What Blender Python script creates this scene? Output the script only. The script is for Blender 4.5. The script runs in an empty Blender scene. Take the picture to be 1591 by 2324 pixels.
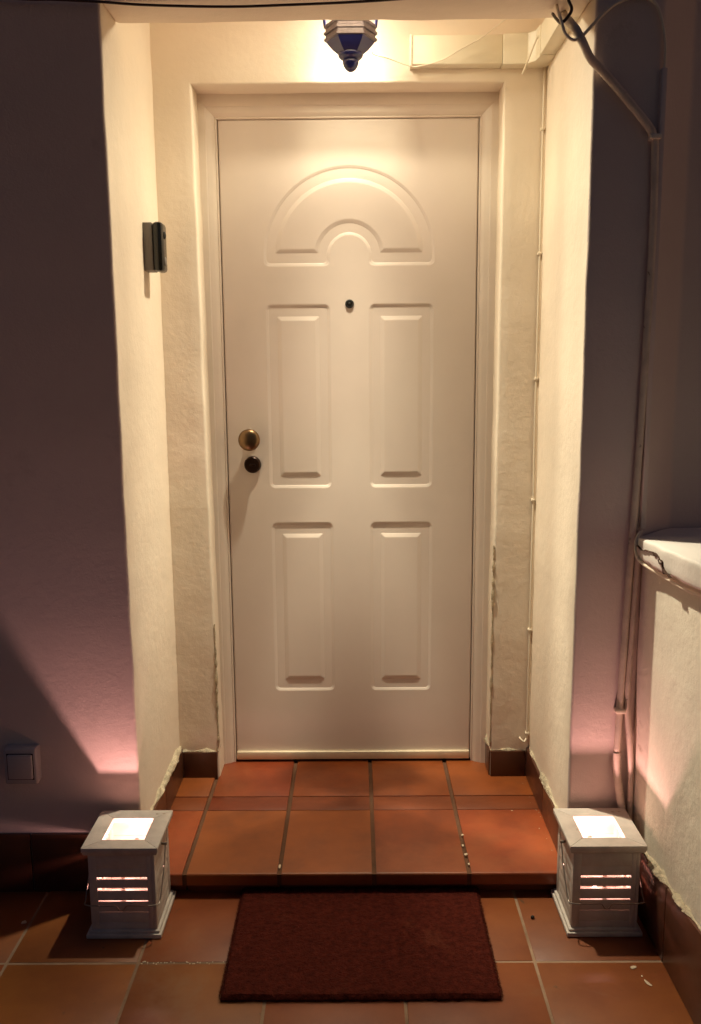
import bpy, bmesh, math, random
import numpy as np
from mathutils import Vector, Matrix, noise
random.seed(7)
S = bpy.context.scene
C = S.collection

# ------------------------------------------------------------------ camera
F, PITCH, YAW, ROLL = 1995.955, 0.164626, -0.006598, -0.007977
cp, sp = math.cos(PITCH), math.sin(PITCH)
fw = Vector((math.sin(YAW)*cp, math.cos(YAW)*cp, -sp))
rt = Vector((math.cos(YAW), -math.sin(YAW), 0)); up = rt.cross(fw)
rt2 = rt*math.cos(ROLL)+up*math.sin(ROLL); up2 = -rt*math.sin(ROLL)+up*math.cos(ROLL)
cd = bpy.data.cameras.new('camera'); cam = bpy.data.objects.new('camera', cd); C.objects.link(cam)
m = Matrix((rt2, up2, -fw)).transposed().to_4x4(); m.translation = Vector((0.01625, -2.79705, 1.31617))
cam.matrix_world = m
cd.sensor_fit = 'VERTICAL'; cd.sensor_height = 24; cd.lens = 24*F/2324
cd.clip_start = .02; cd.clip_end = 500
S.camera = cam

# ------------------------------------------------------------------ sky (night), exposure
w = bpy.data.worlds.new('World'); S.world = w; w.use_nodes = True
nt = w.node_tree; nt.nodes.clear()
sky = nt.nodes.new('ShaderNodeTexSky'); sky.sky_type = 'NISHITA'; sky.sun_disc = False
sky.sun_elevation = math.radians(4); sky.sun_rotation = math.radians(100)
bg = nt.nodes.new('ShaderNodeBackground'); bg.inputs[1].default_value = 0.030
ow = nt.nodes.new('ShaderNodeOutputWorld')
tn = nt.nodes.new('ShaderNodeMix'); tn.data_type = 'RGBA'; tn.blend_type = 'MULTIPLY'; tn.inputs[0].default_value = 1
tn.inputs[7].default_value = (.93, .87, 1.35, 1)          # night air, slightly violet
nt.links.new(sky.outputs[0], tn.inputs[6]); nt.links.new(tn.outputs[2], bg.inputs[0]); nt.links.new(bg.outputs[0], ow.inputs[0])
S.view_settings.view_transform = 'Standard'; S.view_settings.look = 'None'
S.view_settings.exposure = 0; S.view_settings.gamma = 1
S.render.engine = 'CYCLES'
try:
    S.cycles.max_bounces = 14; S.cycles.diffuse_bounces = 8; S.cycles.glossy_bounces = 5
    S.cycles.transparent_max_bounces = 12; S.cycles.sample_clamp_indirect = 6
except Exception: pass
LAMP_W, LAMP_COL = 11.5, (1.0, .91, .60)        # bulb of the hanging lantern
MAIN_W, MAIN_COL = 105.0, (1.0, .89, .655)      # added unseen bulb behind the lantern, for the light its base blocks
CAND_W, CAND_COL = 8.0, (1.0, .50, .45)     # led candles of the floor lanterns

# ------------------------------------------------------------------ helpers
def tag(o, label=None, cat=None, group=None, kind=None):
    if label: o['label'] = label
    if cat: o['category'] = cat
    if group: o['group'] = group
    if kind: o['kind'] = kind
    return o
def empty(name, loc, label, cat, group=None):
    o = bpy.data.objects.new(name, None); C.objects.link(o); o.location = loc; o.empty_display_size = .05
    return tag(o, label, cat, group)
def link(name, bm, mat, parent=None, smooth=None):
    me = bpy.data.meshes.new(name)
    bmesh.ops.recalc_face_normals(bm, faces=bm.faces)
    bm.to_mesh(me); bm.free()
    for mm in (mat if isinstance(mat, (list, tuple)) else [mat]): me.materials.append(mm)
    o = bpy.data.objects.new(name, me); C.objects.link(o)
    if parent:
        o.parent = parent
        off = Vector((0,0,0)); p = parent
        while p: off += p.location; p = p.parent
        me.transform(Matrix.Translation(-off))       # geometry is written in world coordinates
    if smooth is not None:
        me.polygons.foreach_set('use_smooth', [True]*len(me.polygons))
        try: me.set_sharp_from_angle(angle=math.radians(smooth))
        except Exception: pass
    return o
def box(bm, x0, x1, y0, y1, z0, z1, bev=0, seg=2, mi=0):
    t = bmesh.new(); bmesh.ops.create_cube(t, size=1)
    for v in t.verts:
        v.co = Vector(((x0+x1)/2+v.co.x*(x1-x0), (y0+y1)/2+v.co.y*(y1-y0), (z0+z1)/2+v.co.z*(z1-z0)))
    if bev: bmesh.ops.bevel(t, geom=t.edges[:], offset=bev, segments=seg, profile=.5, affect='EDGES')
    merge(bm, t, mi)
def merge(bm, t, mi=0, mat=None):
    if mat is not None: t.transform(mat)
    vs = [bm.verts.new(v.co) for v in t.verts]
    t.verts.index_update()
    for f in t.faces:
        try:
            nf = bm.faces.new([vs[v.index] for v in f.verts]); nf.material_index = mi; nf.smooth = f.smooth
        except ValueError: pass
    t.free()
def prism(bm, pts, z0, z1, bev=0, seg=2, mi=0, shear=None):
    t = bmesh.new()
    a = [t.verts.new((x, y, z0)) for x, y in pts]; b = [t.verts.new((x, y, z1)) for x, y in pts]
    t.faces.new(a[::-1]); t.faces.new(b)
    n = len(pts)
    for i in range(n): t.faces.new((a[i], a[(i+1)%n], b[(i+1)%n], b[i]))
    if bev: bmesh.ops.bevel(t, geom=t.edges[:], offset=bev, segments=seg, profile=.5, affect='EDGES')
    merge(bm, t, mi)
def slices(bm, axis, a, b, step):
    n = Vector((0,0,0)); n[axis] = 1
    k = a+step
    while k < b-1e-6:
        co = Vector((0,0,0)); co[axis] = k
        bmesh.ops.bisect_plane(bm, geom=bm.verts[:]+bm.edges[:]+bm.faces[:], plane_co=co, plane_no=n, dist=1e-6)
        k += step
def rough(bm, amp, freq=9., seed=0):
    off = Vector((seed*3.7, seed*1.3, 11.))
    for v in bm.verts:
        n1 = noise.noise_vector(v.co*freq+off); n2 = noise.noise_vector(v.co*freq*4+off)
        v.co += n1*amp+n2*amp*.35
def tube(bm, pts, r, n=8, mi=0, res=0, caps=True):
    pts = [Vector(p) for p in pts]
    if res:
        q = []
        P = [pts[0]*2-pts[1]]+pts+[pts[-1]*2-pts[-2]]
        for i in range(1, len(P)-2):
            for k in range(res):
                t = k/res; a, b, c, d = P[i-1:i+3]
                q.append(.5*((2*b)+(-a+c)*t+(2*a-5*b+4*c-d)*t*t+(-a+3*b-3*c+d)*t**3))
        q.append(pts[-1]); pts = q
    rs = r if callable(r) else (lambda i: r)
    rings = []; nrm = None
    for i, p in enumerate(pts):
        d = (pts[min(i+1, len(pts)-1)]-pts[max(i-1, 0)]).normalized()
        if nrm is None: nrm = d.orthogonal().normalized()
        nrm = (nrm-d*nrm.dot(d)).normalized(); b = d.cross(nrm)
        rings.append([bm.verts.new(p+(nrm*math.cos(2*math.pi*k/n)+b*math.sin(2*math.pi*k/n))*rs(i/(len(pts)-1))) for k in range(n)])
    for a, b in zip(rings, rings[1:]):
        for k in range(n):
            f = bm.faces.new((a[k], a[(k+1)%n], b[(k+1)%n], b[k])); f.material_index = mi; f.smooth = True
    if caps:
        bm.faces.new(rings[0][::-1]).material_index = mi; bm.faces.new(rings[-1]).material_index = mi
def lathe(bm, prof, o, axis='z', n=32, mi=0, rot=0):
    """prof = list of (radius, height) from bottom to top"""
    rings = []
    for r, h in prof:
        ring = []
        for k in range(n):
            a = 2*math.pi*k/n+rot
            if axis == 'z': p = Vector((r*math.cos(a), r*math.sin(a), h))
            else: p = Vector((r*math.cos(a), -h, r*math.sin(a)))
            ring.append(bm.verts.new(Vector(o)+p))
        rings.append(ring)
    for a, b in zip(rings, rings[1:]):
        for k in range(n): bm.faces.new((a[k], a[(k+1)%n], b[(k+1)%n], b[k])).material_index = mi
    bm.faces.new(rings[0][::-1]).material_index = mi; bm.faces.new(rings[-1]).material_index = mi

# ------------------------------------------------------------------ materials
def mat(name, col, rough_=.6, metal=0, var=.0, vscale=6, bumps=(), col2=None, spots=None, island=0, coat=0, spec=.5, emit=None, es=1):
    """var: soft large-scale tone variation; bumps: (scale, strength, distance, detail); spots: (colour, scale, threshold, softness)"""
    M = bpy.data.materials.new(name); M.use_nodes = True
    T = M.node_tree; N = T.nodes; L = T.links
    B = N['Principled BSDF']
    B.inputs['Roughness'].default_value = rough_; B.inputs['Metallic'].default_value = metal
    B.inputs['Specular IOR Level'].default_value = spec
    if coat: B.inputs['Coat Weight'].default_value = coat; B.inputs['Coat Roughness'].default_value = .12
    geo = N.new('ShaderNodeTexCoord'); pos = geo.outputs['Object']
    rgb = N.new('ShaderNodeRGB'); rgb.outputs[0].default_value = (*col, 1); cur = rgb.outputs[0]
    def tex(scale, detail=4, ro=.6, dist=0):
        t = N.new('ShaderNodeTexNoise'); t.inputs['Scale'].default_value = scale
        t.inputs['Detail'].default_value = detail; t.inputs['Roughness'].default_value = ro
        t.inputs['Distortion'].default_value = dist
        L.new(pos, t.inputs['Vector']); return t.outputs['Fac']
    def ramp(src, a, b):
        r = N.new('ShaderNodeMapRange'); r.inputs[1].default_value = a; r.inputs[2].default_value = b
        L.new(src, r.inputs[0]); return r.outputs[0]
    def mix(fac, a, b, mode='MIX'):
        x = N.new('ShaderNodeMix'); x.data_type = 'RGBA'; x.blend_type = mode
        if hasattr(fac, 'links'): L.new(fac, x.inputs['Factor'])
        else: x.inputs['Factor'].default_value = fac
        for s, i in ((a, 6), (b, 7)):
            if hasattr(s, 'links'): L.new(s, x.inputs[i])
            else: x.inputs[i].default_value = (*s, 1)
        return x.outputs[2]
    if var:
        d = tuple(max(0, c*(1-var)) for c in (col2 or col)) if not col2 else col2
        cur = mix(ramp(tex(vscale, 5, .6), .35, .68), cur, d)
    if island:
        g = N.new('ShaderNodeNewGeometry')
        hsv = N.new('ShaderNodeHueSaturation'); L.new(cur, hsv.inputs['Color'])
        mr = N.new('ShaderNodeMapRange'); mr.inputs[3].default_value = 1-island; mr.inputs[4].default_value = 1+island
        L.new(g.outputs['Random Per Island'], mr.inputs[0]); L.new(mr.outputs[0], hsv.inputs['Value'])
        mh = N.new('ShaderNodeMapRange'); mh.inputs[3].default_value = .5-island*.04; mh.inputs[4].default_value = .5+island*.05
        ml = N.new('ShaderNodeMath'); ml.operation = 'FRACT'
        mm = N.new('ShaderNodeMath'); mm.operation = 'MULTIPLY'; mm.inputs[1].default_value = 7.3
        L.new(g.outputs['Random Per Island'], mm.inputs[0]); L.new(mm.outputs[0], ml.inputs[0]); L.new(ml.outputs[0], mh.inputs[0])
        L.new(mh.outputs[0], hsv.inputs['Hue']); cur = hsv.outputs[0]
    for sc, s_scale, thr, soft in (spots or ()):
        cur = mix(ramp(tex(s_scale, 6, .7, .3), thr, thr+soft), cur, sc)
    L.new(cur, B.inputs['Base Color'])
    prev = None
    for sc, st, di, de in bumps:
        b = N.new('ShaderNodeBump'); b.inputs['Strength'].default_value = st; b.inputs['Distance'].default_value = di
        L.new(tex(sc, de), b.inputs['Height'])
        if prev: L.new(prev, b.inputs['Normal'])
        prev = b.outputs[0]
    if prev: L.new(prev, B.inputs['Normal'])
    if emit:
        B.inputs['Emission Color'].default_value = (*emit, 1); B.inputs['Emission Strength'].default_value = es
    M['geo'] = 1
    return M
plaster = mat('painted plaster', (.84,.735,.60), .75, var=.08, vscale=3, bumps=((7,.28,.012,3),(60,.30,.003,5),(260,.25,.0012,3)),
              spots=(((.60,.50,.38), 2.3, .70, .1),), spec=.3)
plaster_dirty = mat('weathered plaster', (.78,.72,.60), .8, var=.12, vscale=5, bumps=((8,.4,.012,3),(70,.4,.004,5),(240,.25,.0012,3)),
              spots=(((.42,.34,.26), 6, .66, .08),), spec=.25)
plaster_out = mat('outer plaster', (.68,.57,.52), .85, var=.08, vscale=2, bumps=((5,.10,.01,2),(70,.35,.003,5),(230,.4,.0015,3)), spec=.2, spots=(((.50,.41,.36), 3.2, .60, .16),))
crumb = mat('crumbling plaster', (.66,.56,.40), .9, var=.4, vscale=40, bumps=((60,.8,.008,6),(240,.5,.003,4)), spots=(((.22,.15,.09), 45, .64, .06),), spec=.2)
white_paint = mat('painted wood', (.80,.70,.60), .42, var=.06, vscale=8, bumps=((30,.08,.002,4),(300,.05,.0006,2)))
door_paint = mat('door enamel', (.78,.68,.60), .45, var=.07, vscale=2.5, spots=(((.64,.54,.46), 8, .70, .12), ((.5,.4,.33), 30, .74, .06)), bumps=((420,.12,.0006,2),(14,.05,.004,2)))
strip_m = mat('aluminium strip', (.80,.70,.52), .38, metal=.35, var=.1, vscale=20)
trunk_m = mat('pvc trunking', (.82,.76,.60), .4, var=.05, vscale=9)
tile_step = mat('glazed terracotta', (.27,.056,.013), .42, var=.25, vscale=7, col2=(.17,.035,.010), island=.2, bumps=((9,.15,.006,3),(120,.12,.001,4)),
                spots=(((.30,.095,.032), 2.2, .50, .35),), spec=.5)
tile_dark = mat('dark terracotta', (.20,.045,.016), .42, var=.25, vscale=9, col2=(.15,.034,.012), island=.12, bumps=((9,.15,.006,3),(140,.12,.001,4)))
tile_floor = mat('patio terracotta', (.26,.080,.020), .44, var=.22, vscale=4, col2=(.17,.044,.013), island=.18, bumps=((8,.2,.006,3),(110,.15,.0012,4)),
                 spots=(((.10,.045,.02), 28, .66, .06), ((.24,.12,.06), 2.6, .58, .2), ((.09,.035,.015), 4.5, .64, .12)))
tile_skirt = mat('brown glazed skirting', (.095,.032,.018), .28, var=.3, vscale=8, island=.12, bumps=((10,.15,.004,3),))
grout_d = mat('dark grout', (.13,.055,.024), .9, var=.3, vscale=25, bumps=((160,.6,.002,4),))
grout_l = mat('pale grout', (.36,.24,.155), .9, var=.5, vscale=5, col2=(.16,.085,.045), bumps=((160,.6,.002,4),))
coir = mat('coir pile', (.105,.017,.010), .95, var=.5, vscale=75, bumps=((220,1,.006,5),(40,.5,.006,3)), spots=(((.17,.045,.024), 5, .60, .2),), spec=.1)
brass = mat('aged brass', (.24,.15,.08), .34, metal=1, var=.2, vscale=30)
bronze = mat('dark bronze', (.035,.016,.010), .35, metal=.6)
black_pl = mat('black plastic', (.012,.012,.011), .22)
grey_pl = mat('grey plastic', (.17,.15,.13), .5)
black_mt = mat('matte dark', (.006,.005,.004), .6)
blue_mt = mat('dark blue enamel', (.022,.026,.15), .28, metal=.0, var=.2, vscale=30, bumps=((60,.15,.001,3),), coat=.5)
rim_mt = mat('warm lit rim metal', (.20,.165,.19), .35, metal=.3, var=.3, vscale=60)  # lantern metal made paler and pinkish: warm light on the tiers as colour
wood_w = mat('whitewashed wood', (.62,.56,.50), .6, var=.2, vscale=20, bumps=((35,.35,.0018,4),(180,.35,.001,3)), spots=(((.30,.22,.15), 26, .66, .06),))
wire_m = mat('galvanised wire', (.30,.26,.22), .4, metal=.8)
cable_w = mat('white cable', (.75,.66,.52), .5)
cable_d = mat('dark cable', (.035,.018,.012), .5)
conduit_m = mat('painted conduit', (.66,.55,.45), .55, var=.25, vscale=20, spots=(((.14,.09,.06), 40, .64, .05),), bumps=((60,.3,.002,4),))
cap_m = mat('coping paint', (.80,.74,.68), .65, var=.1, vscale=6, bumps=((14,.3,.006,4),(90,.4,.002,4)), spots=(((.40,.33,.27), 15, .69, .06),))
crack_m = mat('open crack', (.05,.02,.01), .95)
switch_m = mat('switch plastic', (.50,.45,.44), .45)
chip_m = mat('plaster chips', (.60,.48,.34), .9)
tin = mat('candle wax', (.85,.70,.66), .5, emit=(1,.62,.60), es=.5)
flame_m = mat('led flame', (1,.8,.7), .5, emit=(1,.60,.50), es=8)
bulb_m = mat('glowing bulb', (1,.9,.7), .5, emit=(1,.82,.56), es=60)
def glass_mat():
    M = bpy.data.materials.new('lantern glass'); M.use_nodes = True; T = M.node_tree; T.nodes.clear(); N = T.nodes
    o = N.new('ShaderNodeOutputMaterial'); t = N.new('ShaderNodeBsdfTransparent'); g = N.new('ShaderNodeBsdfGlossy')
    t.inputs[0].default_value = (.94,.94,.97,1); g.inputs['Roughness'].default_value = .15
    x = N.new('ShaderNodeMixShader'); x.inputs[0].default_value = .10
    T.links.new(t.outputs[0], x.inputs[1]); T.links.new(g.outputs[0], x.inputs[2]); T.links.new(x.outputs[0], o.inputs[0]); return M
glass = glass_mat()

YF = -.635          # outer face of the house wall
YB = -.115          # back wall of the porch recess
XL, XR = -.560, .568
ZB = 2.14           # underside of the beam
ZC = 2.52           # recess ceiling
ZL = -.065          # patio level (the step top is z = 0)

# ------------------------------------------------------------------ house
house = empty('house', (0, 0, 0), 'white plastered house wall with a deep recessed porch round the front door', 'house')
def wall(name, x0, x1, y0, y1, z0, z1, m=plaster, amp=.0022, bev=.008, seed=0, step=.05, cut=(2,)):
    bm = bmesh.new(); box(bm, x0, x1, y0, y1, z0, z1, bev, 3)
    for ax in cut:
        a, b = ((x0,x1),(y0,y1),(z0,z1))[ax]; a, b = max(a, -1.2), min(b, 2.7 if ax == 2 else 1.2)
        slices(bm, ax, a, b, step)
    rough(bm, amp, 9, seed)
    return link(name, bm, m, house, 40)
# outer walls: same cream paint; outside face greyer, its shade put into the colour
def two_tone(o, test):
    o.data.materials.append(plaster_out)
    for p in o.data.polygons:
        if test(p): p.material_index = 1
ow1 = wall('outer_wall', -3.2, XL, YF, YB+.02, -.2, 3.4, seed=1, cut=(2,))
two_tone(ow1, lambda p: p.normal.y < -.6)
bm = bmesh.new()
prism(bm, [(XR, YF), (.727, YF), (.832, -.53), (3.2, -.53), (3.2, YB+.02), (XR, YB+.02)], -.2, 3.4, .008, 3)
slices(bm, 2, -.2, 2.7, .05); rough(bm, .0022, 9, 2)
ow2 = link('outer_wall', bm, plaster, house, 40); two_tone(ow2, lambda p: p.normal.y < -.3)
bm = bmesh.new()
U = [(-.66, -.05), (-.4325, -.05), (-.448, 2.114), (.448, 2.112), (.4425, -.05), (.66, -.05), (.66, 2.7), (-.66, 2.7)]
fr = [bm.verts.new((x, YB, z)) for x, z in U]; bk = [bm.verts.new((x, .28, z)) for x, z in U]
for k in range(8): bm.faces.new((fr[k], fr[(k+1)%8], bk[(k+1)%8], bk[k]))
ff = bm.faces.new(fr); bm.faces.new(bk[::-1])
bmesh.ops.recalc_face_normals(bm, faces=bm.faces)
bmesh.ops.bevel(bm, geom=[e for e in bm.edges if all(abs(v.co.y-YB) < 1e-5 for v in e.verts) and all(abs(v.co.x) < .5 and v.co.z < 2.2 for v in e.verts)], offset=.007, segments=3, profile=.5, affect='EDGES')
slices(bm, 2, -.05, 2.65, .04); slices(bm, 0, -.66, .66, .06); rough(bm, .0022, 9, 3)
link('back_wall', bm, plaster, house, 40)
wall('ceiling', -.66, .66, -.55, .28, ZC, 2.72, seed=6, cut=(0,), bev=.004)
bl = wall('lintel', XL-.002, XR+.002, YF-.004, YF+.141, ZB, 3.4, seed=7, cut=(0,), bev=.014, amp=.0035)
two_tone(bl, lambda p: p.normal.y < -.7)
bm = bmesh.new(); box(bm, -.44, .446, .25, .28, -.05, 2.12); link('back_wall', bm, plaster, house)  # unseen panel added behind the door, stops light leaking through

# skirting strips, one tile after another, with the lumpy plaster edge above them
def skirt_run(bm, p0, p1, z0, z1a, z1b, th, side, step=.25):
    """tiles standing along p0->p1, thickness th towards `side` (unit vector)"""
    p0, p1 = Vector(p0), Vector(p1); L_ = (p1-p0).length; n = max(1, round(L_/step)); d = (p1-p0)/n; s = Vector(side)*th
    for i in range(n):
        a = p0+d*i+d.normalized()*.0018; b = p0+d*(i+1)-d.normalized()*.0018
        za = z1a+(z1b-z1a)*i/n; zb = z1a+(z1b-z1a)*(i+1)/n
        t = bmesh.new(); q = []
        for p, z in ((a, za), (b, zb)):
            for k in (0, 1):
                for zz in (z0, z): q.append(t.verts.new((p.x+s.x*k, p.y+s.y*k, zz)))
        for f in ((0,1,3,2),(4,6,7,5),(0,2,6,4),(1,5,7,3),(0,4,5,1),(2,3,7,6)): t.faces.new([q[j] for j in f])
        bmesh.ops.recalc_face_normals(t, faces=t.faces)
        bmesh.ops.bevel(t, geom=t.edges[:], offset=.0015, segments=2, profile=.5, affect='EDGES')
        merge(bm, t)
def crumble(bm, pts, h, d, side, seed=0):
    """ragged plaster edge sitting on a skirting: follows pts, h high, d deep"""
    pts = [Vector(p) for p in pts]; s = Vector(side)
    L_ = sum((b-a).length for a, b in zip(pts, pts[1:])); n = int(L_/.008)+2
    rings = []
    for i in range(n):
        t = i/(n-1)*(len(pts)-1); k = min(int(t), len(pts)-2); p = pts[k].lerp(pts[k+1], t-k)
        ring = []
        for (u, v) in ((0, -.002), (1, .0), (1.05, .25), (.75, .6), (.35, .9), (-.3, 1.1), (-.5, 0)):
            nz = noise.noise(p*38+Vector((seed, u, v)))*.45+noise.noise(p*110+Vector((seed, u*3, v*3)))*.5
            big = max(.15, .75+noise.noise(p*14+Vector((seed, 5, 5)))*1.6)
            ring.append(bm.verts.new(p+s*d*big*(u*(1+nz*.8))+Vector((0, 0, h*big*v*(1+nz*1.1)))))
        rings.append(ring)
    for a, b in zip(rings, rings[1:]):
        for k in range(7): bm.faces.new((a[k], a[(k+1)%7], b[(k+1)%7], b[k]))
    bm.faces.new(rings[0]); bm.faces.new(rings[-1][::-1])
ST = .098
runs = [  # inside the porch, at step level
    ((XL, YF+.0, 0), (XL, YB, 0), (1, 0, 0)), ((XR, YF+.0, 0), (XR, YB, 0), (-1, 0, 0))]
for a, b, sd in runs:
    bm = bmesh.new(); skirt_run(bm, a, b, -.03, ST, ST, .009, sd, .26); link('skirting', bm, tile_skirt, house, 30)
    bm = bmesh.new(); crumble(bm, [(a[0], a[1]+.002, ST), (b[0], b[1], ST)], .013, .008, sd, a[0]); link('plaster_edge', bm, crumb, house, 50)
for x0, x1 in ((XL+.0095, -.4375), (.4435, XR-.0095)):
    bm = bmesh.new(); skirt_run(bm, (x0, YB, 0), (x1, YB, 0), -.03, .086, .086, .009, (0, -1, 0), .3)
    xe = -.440 if x0 < 0 else .445; sg = 1 if x0 < 0 else -1
    skirt_run(bm, (xe, YB-.0005, 0), (xe, -.03, 0), -.03, .086, .086, .0045, (sg, 0, 0), .3)
    link('skirting', bm, tile_skirt, house, 30)
    bm = bmesh.new(); crumble(bm, [(x0, YB, .087), (x1, YB, .087)], .014, .012, (0, -1, 0), x0)
    crumble(bm, [(xe, YB-.006, .087), (xe, -.04, .087)], .016, .008, (sg, 0, 0), x0+2)
    link('plaster_edge', bm, crumb, house, 50)
bm = bmesh.new(); skirt_run(bm, (-2.9, YF, 0), (XL-.001, YF, 0), ZL-.01, .098, .098, .010, (0, -1, 0), .31); link('skirting', bm, tile_skirt, house, 30)
bm = bmesh.new(); skirt_run(bm, (XR+.001, YF, 0), (.725, YF, 0), ZL-.01, .098, .098, .010, (0, -1, 0), .31); link('skirting', bm, tile_skirt, house, 30)
bm = bmesh.new(); crumble(bm, [(XR+.001, YF, .099), (.73, YF, .099)], .012, .009, (0, -1, 0), 5); link('plaster_edge', bm, crumb, house, 50)
# ragged, flaked plaster ridges running up the recess corners
for x, sd in ((-.4345, -1), (.4435, 1)):
    bm = bmesh.new(); n = 60; prev = None
    for i in range(n):
        z = .10+i*(.42/n)*(1 if x < 0 else 1.6); r = .0045*(.4+abs(noise.noise(Vector((x, z*28, 2))))*1.6)
        ring = [bm.verts.new((x+math.cos(a)*r*.9, YB+.002+math.sin(a)*r, z)) for a in [k*math.pi/3 for k in range(6)]]
        if prev:
            for k in range(6): bm.faces.new((prev[k], prev[(k+1)%6], ring[(k+1)%6], ring[k]))
        prev = ring
    link('plaster_edge', bm, crumb, house, 50)

# ------------------------------------------------------------------ patio floor and step
bm = bmesh.new(); box(bm, -7, 7, -9, -.10, -.4, ZL-.0015)
tag(link('ground', bm, grout_l), kind='structure')
bm = bmesh.new(); J = .0065; TX, TY = .3105, .31
for i in range(-9, 9):
    for j in range(-1, 14):
        x0 = -.504+i*TX; x1 = x0+TX; y1 = -.933+.31-j*.31; y0 = y1-.31
        if j == -1: y1 = min(y1, -.45)
        jit = random.uniform(-.0008, .0008)
        box(bm, x0+J/2, x1-J/2, y0+J/2, y1-J/2, ZL-.02, ZL+jit, .0022, 2)
tag(link('floor', bm, tile_floor, None, 40), kind='structure')

step = empty('doorstep', (0, -.4, ZL), 'low terracotta tiled step in front of the white door, behind the doormat', 'step')
bm = bmesh.new(); box(bm, XL-.001, XR+.001, -.640, .03, ZL-.02, -.006); link('base', bm, grout_d, step)
xs = [-.56, -.443, -.193, .057, .307, .567]
def tile_field(name, rows, m, J=.012, jy=.004, noseful=False):
    bm = bmesh.new()
    for y0, y1 in rows:
        for a, b in zip(xs, xs[1:]):
            dz = random.uniform(-.0006, .0006)
            box(bm, a+J/2, b-J/2, y0+jy/2, y1-jy/2, -.022, dz, .002, 2)
    return link(name, bm, m, step, 40)
tile_field('tread', [(-.2505, .02)], tile_step)
tile_field('tread', [(-.337, -.2505)], tile_dark)
# nosing tiles: long, with a rounded and slightly drooping front lip
bm = bmesh.new()
for a, b in zip(xs, xs[1:]):
    prof = [(-.339, -.022), (-.339, 0)]
    for k in range(7):
        t = k/6*math.pi*.5; prof.append((-.667-.006*math.sin(t), -.006+.006*math.cos(t)))
    prof += [(-.673, -.030), (-.669, -.036), (-.655, -.037), (-.650, -.022)]
    va = [bm.verts.new((a+.006, y, z)) for y, z in prof]; vb = [bm.verts.new((b-.006, y, z)) for y, z in prof]
    bm.faces.new(va); bm.faces.new(vb[::-1])
    for i in range(len(prof)): bm.faces.new((va[i], vb[i], vb[(i+1)%len(prof)], va[(i+1)%len(prof)]))
link('nosing', bm, tile_step, step, 35)
bm = bmesh.new(); box(bm, XL, XR, -.6708, -.6402, -.0345, -.0035, 0); link('base', bm, grout_d, step)
bm = bmesh.new()
for a, b in zip(xs, xs[1:]): box(bm, a+.003, b-.003, -.647, -.641, ZL-.02, -.0375, .0015)
link('riser', bm, tile_dark, step, 40)

# ------------------------------------------------------------------ door frame
frame = empty('door_frame', (0, -.02, 0), 'white moulded wooden frame round the front door', 'door frame')
DW, DH = .3935, 2.047
prof = [(0, -.004), (.0015, -.0065), (.0045, -.0065), (.0055, -.005), (.0065, -.0075), (.011, -.0105), (.0125, -.0125), (.018, -.0165), (.030, -.0210),
        (.0315, -.0235), (.036, -.0250), (.066, -.0265), (.066, .03), (0, .03)]   # (distance out from the door edge, y)
def sweep_frame(kind):
    bm = bmesh.new()
    g = .0016
    if kind == 'head': ends = [lambda o: (-(DW+g+o), DH+g+o), lambda o: ((DW+g+o), DH+g+o)]
    elif kind == 'L': ends = [lambda o: (-(DW+g+o), DH+g+o-.0006), lambda o: (-(DW+g+o), -.004)]
    else: ends = [lambda o: ((DW+g+o), DH+g+o-.0006), lambda o: ((DW+g+o), -.004)]
    r = []
    for e in ends: r.append([bm.verts.new((e(o)[0], y, e(o)[1])) for o, y in prof])
    n = len(prof)
    for i in range(n): bm.faces.new((r[0][i], r[0][(i+1)%n], r[1][(i+1)%n], r[1][i]))
    bm.faces.new(r[0]); bm.faces.new(r[1][::-1])
    return bm
link('head', sweep_frame('head'), white_paint, frame, 35)
link('jamb', sweep_frame('L'), white_paint, frame, 35)
link('jamb', sweep_frame('R'), white_paint, frame, 35)
bm = bmesh.new(); box(bm, -.45, .45, .0, .06, -.015, .0025); link('threshold', bm, black_mt, frame)  # black strip: shade of the gap under the door put into colour

# ------------------------------------------------------------------ door
door = empty('front_door', (0, 0, 0), 'white front door with an arched moulding above four raised panels', 'door')
def sd_rrect(x, z, cx, cz, hx, hz, r):
    qx = np.abs(x-cx)-hx+r; qz = np.abs(z-cz)-hz+r
    return np.hypot(np.maximum(qx, 0), np.maximum(qz, 0))+np.minimum(np.maximum(qx, qz), 0)-r
def smin_max(a, b, k):       # smooth intersection
    h = np.clip(.5-.5*(b-a)/k, 0, 1); return b*(1-h)+a*h+k*h*(1-h)
def sd_arch(x, z, Ro, Ri, cz, zb, r):
    """half ring of radii Ro, Ri about (0,cz) carried straight down to zb"""
    ax = np.abs(x)
    outer = np.where(z > cz, np.hypot(x, z-cz)-Ro, ax-Ro)
    inner = Ri-np.where(z > cz, np.hypot(x, z-cz), ax)
    d = smin_max(outer, zb-z, r); return smin_max(d, inner, r)
def groove(d):     # d<0 inside: stepped ogee down into the field
    h = np.interp(-d, [0, .0015, .004, .0055, .0075, .011, .013], [0, -.0012, -.0016, -.0016, -.0034, -.0046, -.005])
    return h
def raised(d):     # raised centre, chamfered
    return np.interp(-d, [0, .0010, .0125, .0140], [0, .0016, .0046, .0052])
PAN = [(-.1605, 1.2185, .0985, .2860), (.1605, 1.2185, .0985, .2860), (-.1580, .5335, .0985, .2835), (.1610, .5335, .0985, .2835)]
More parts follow.
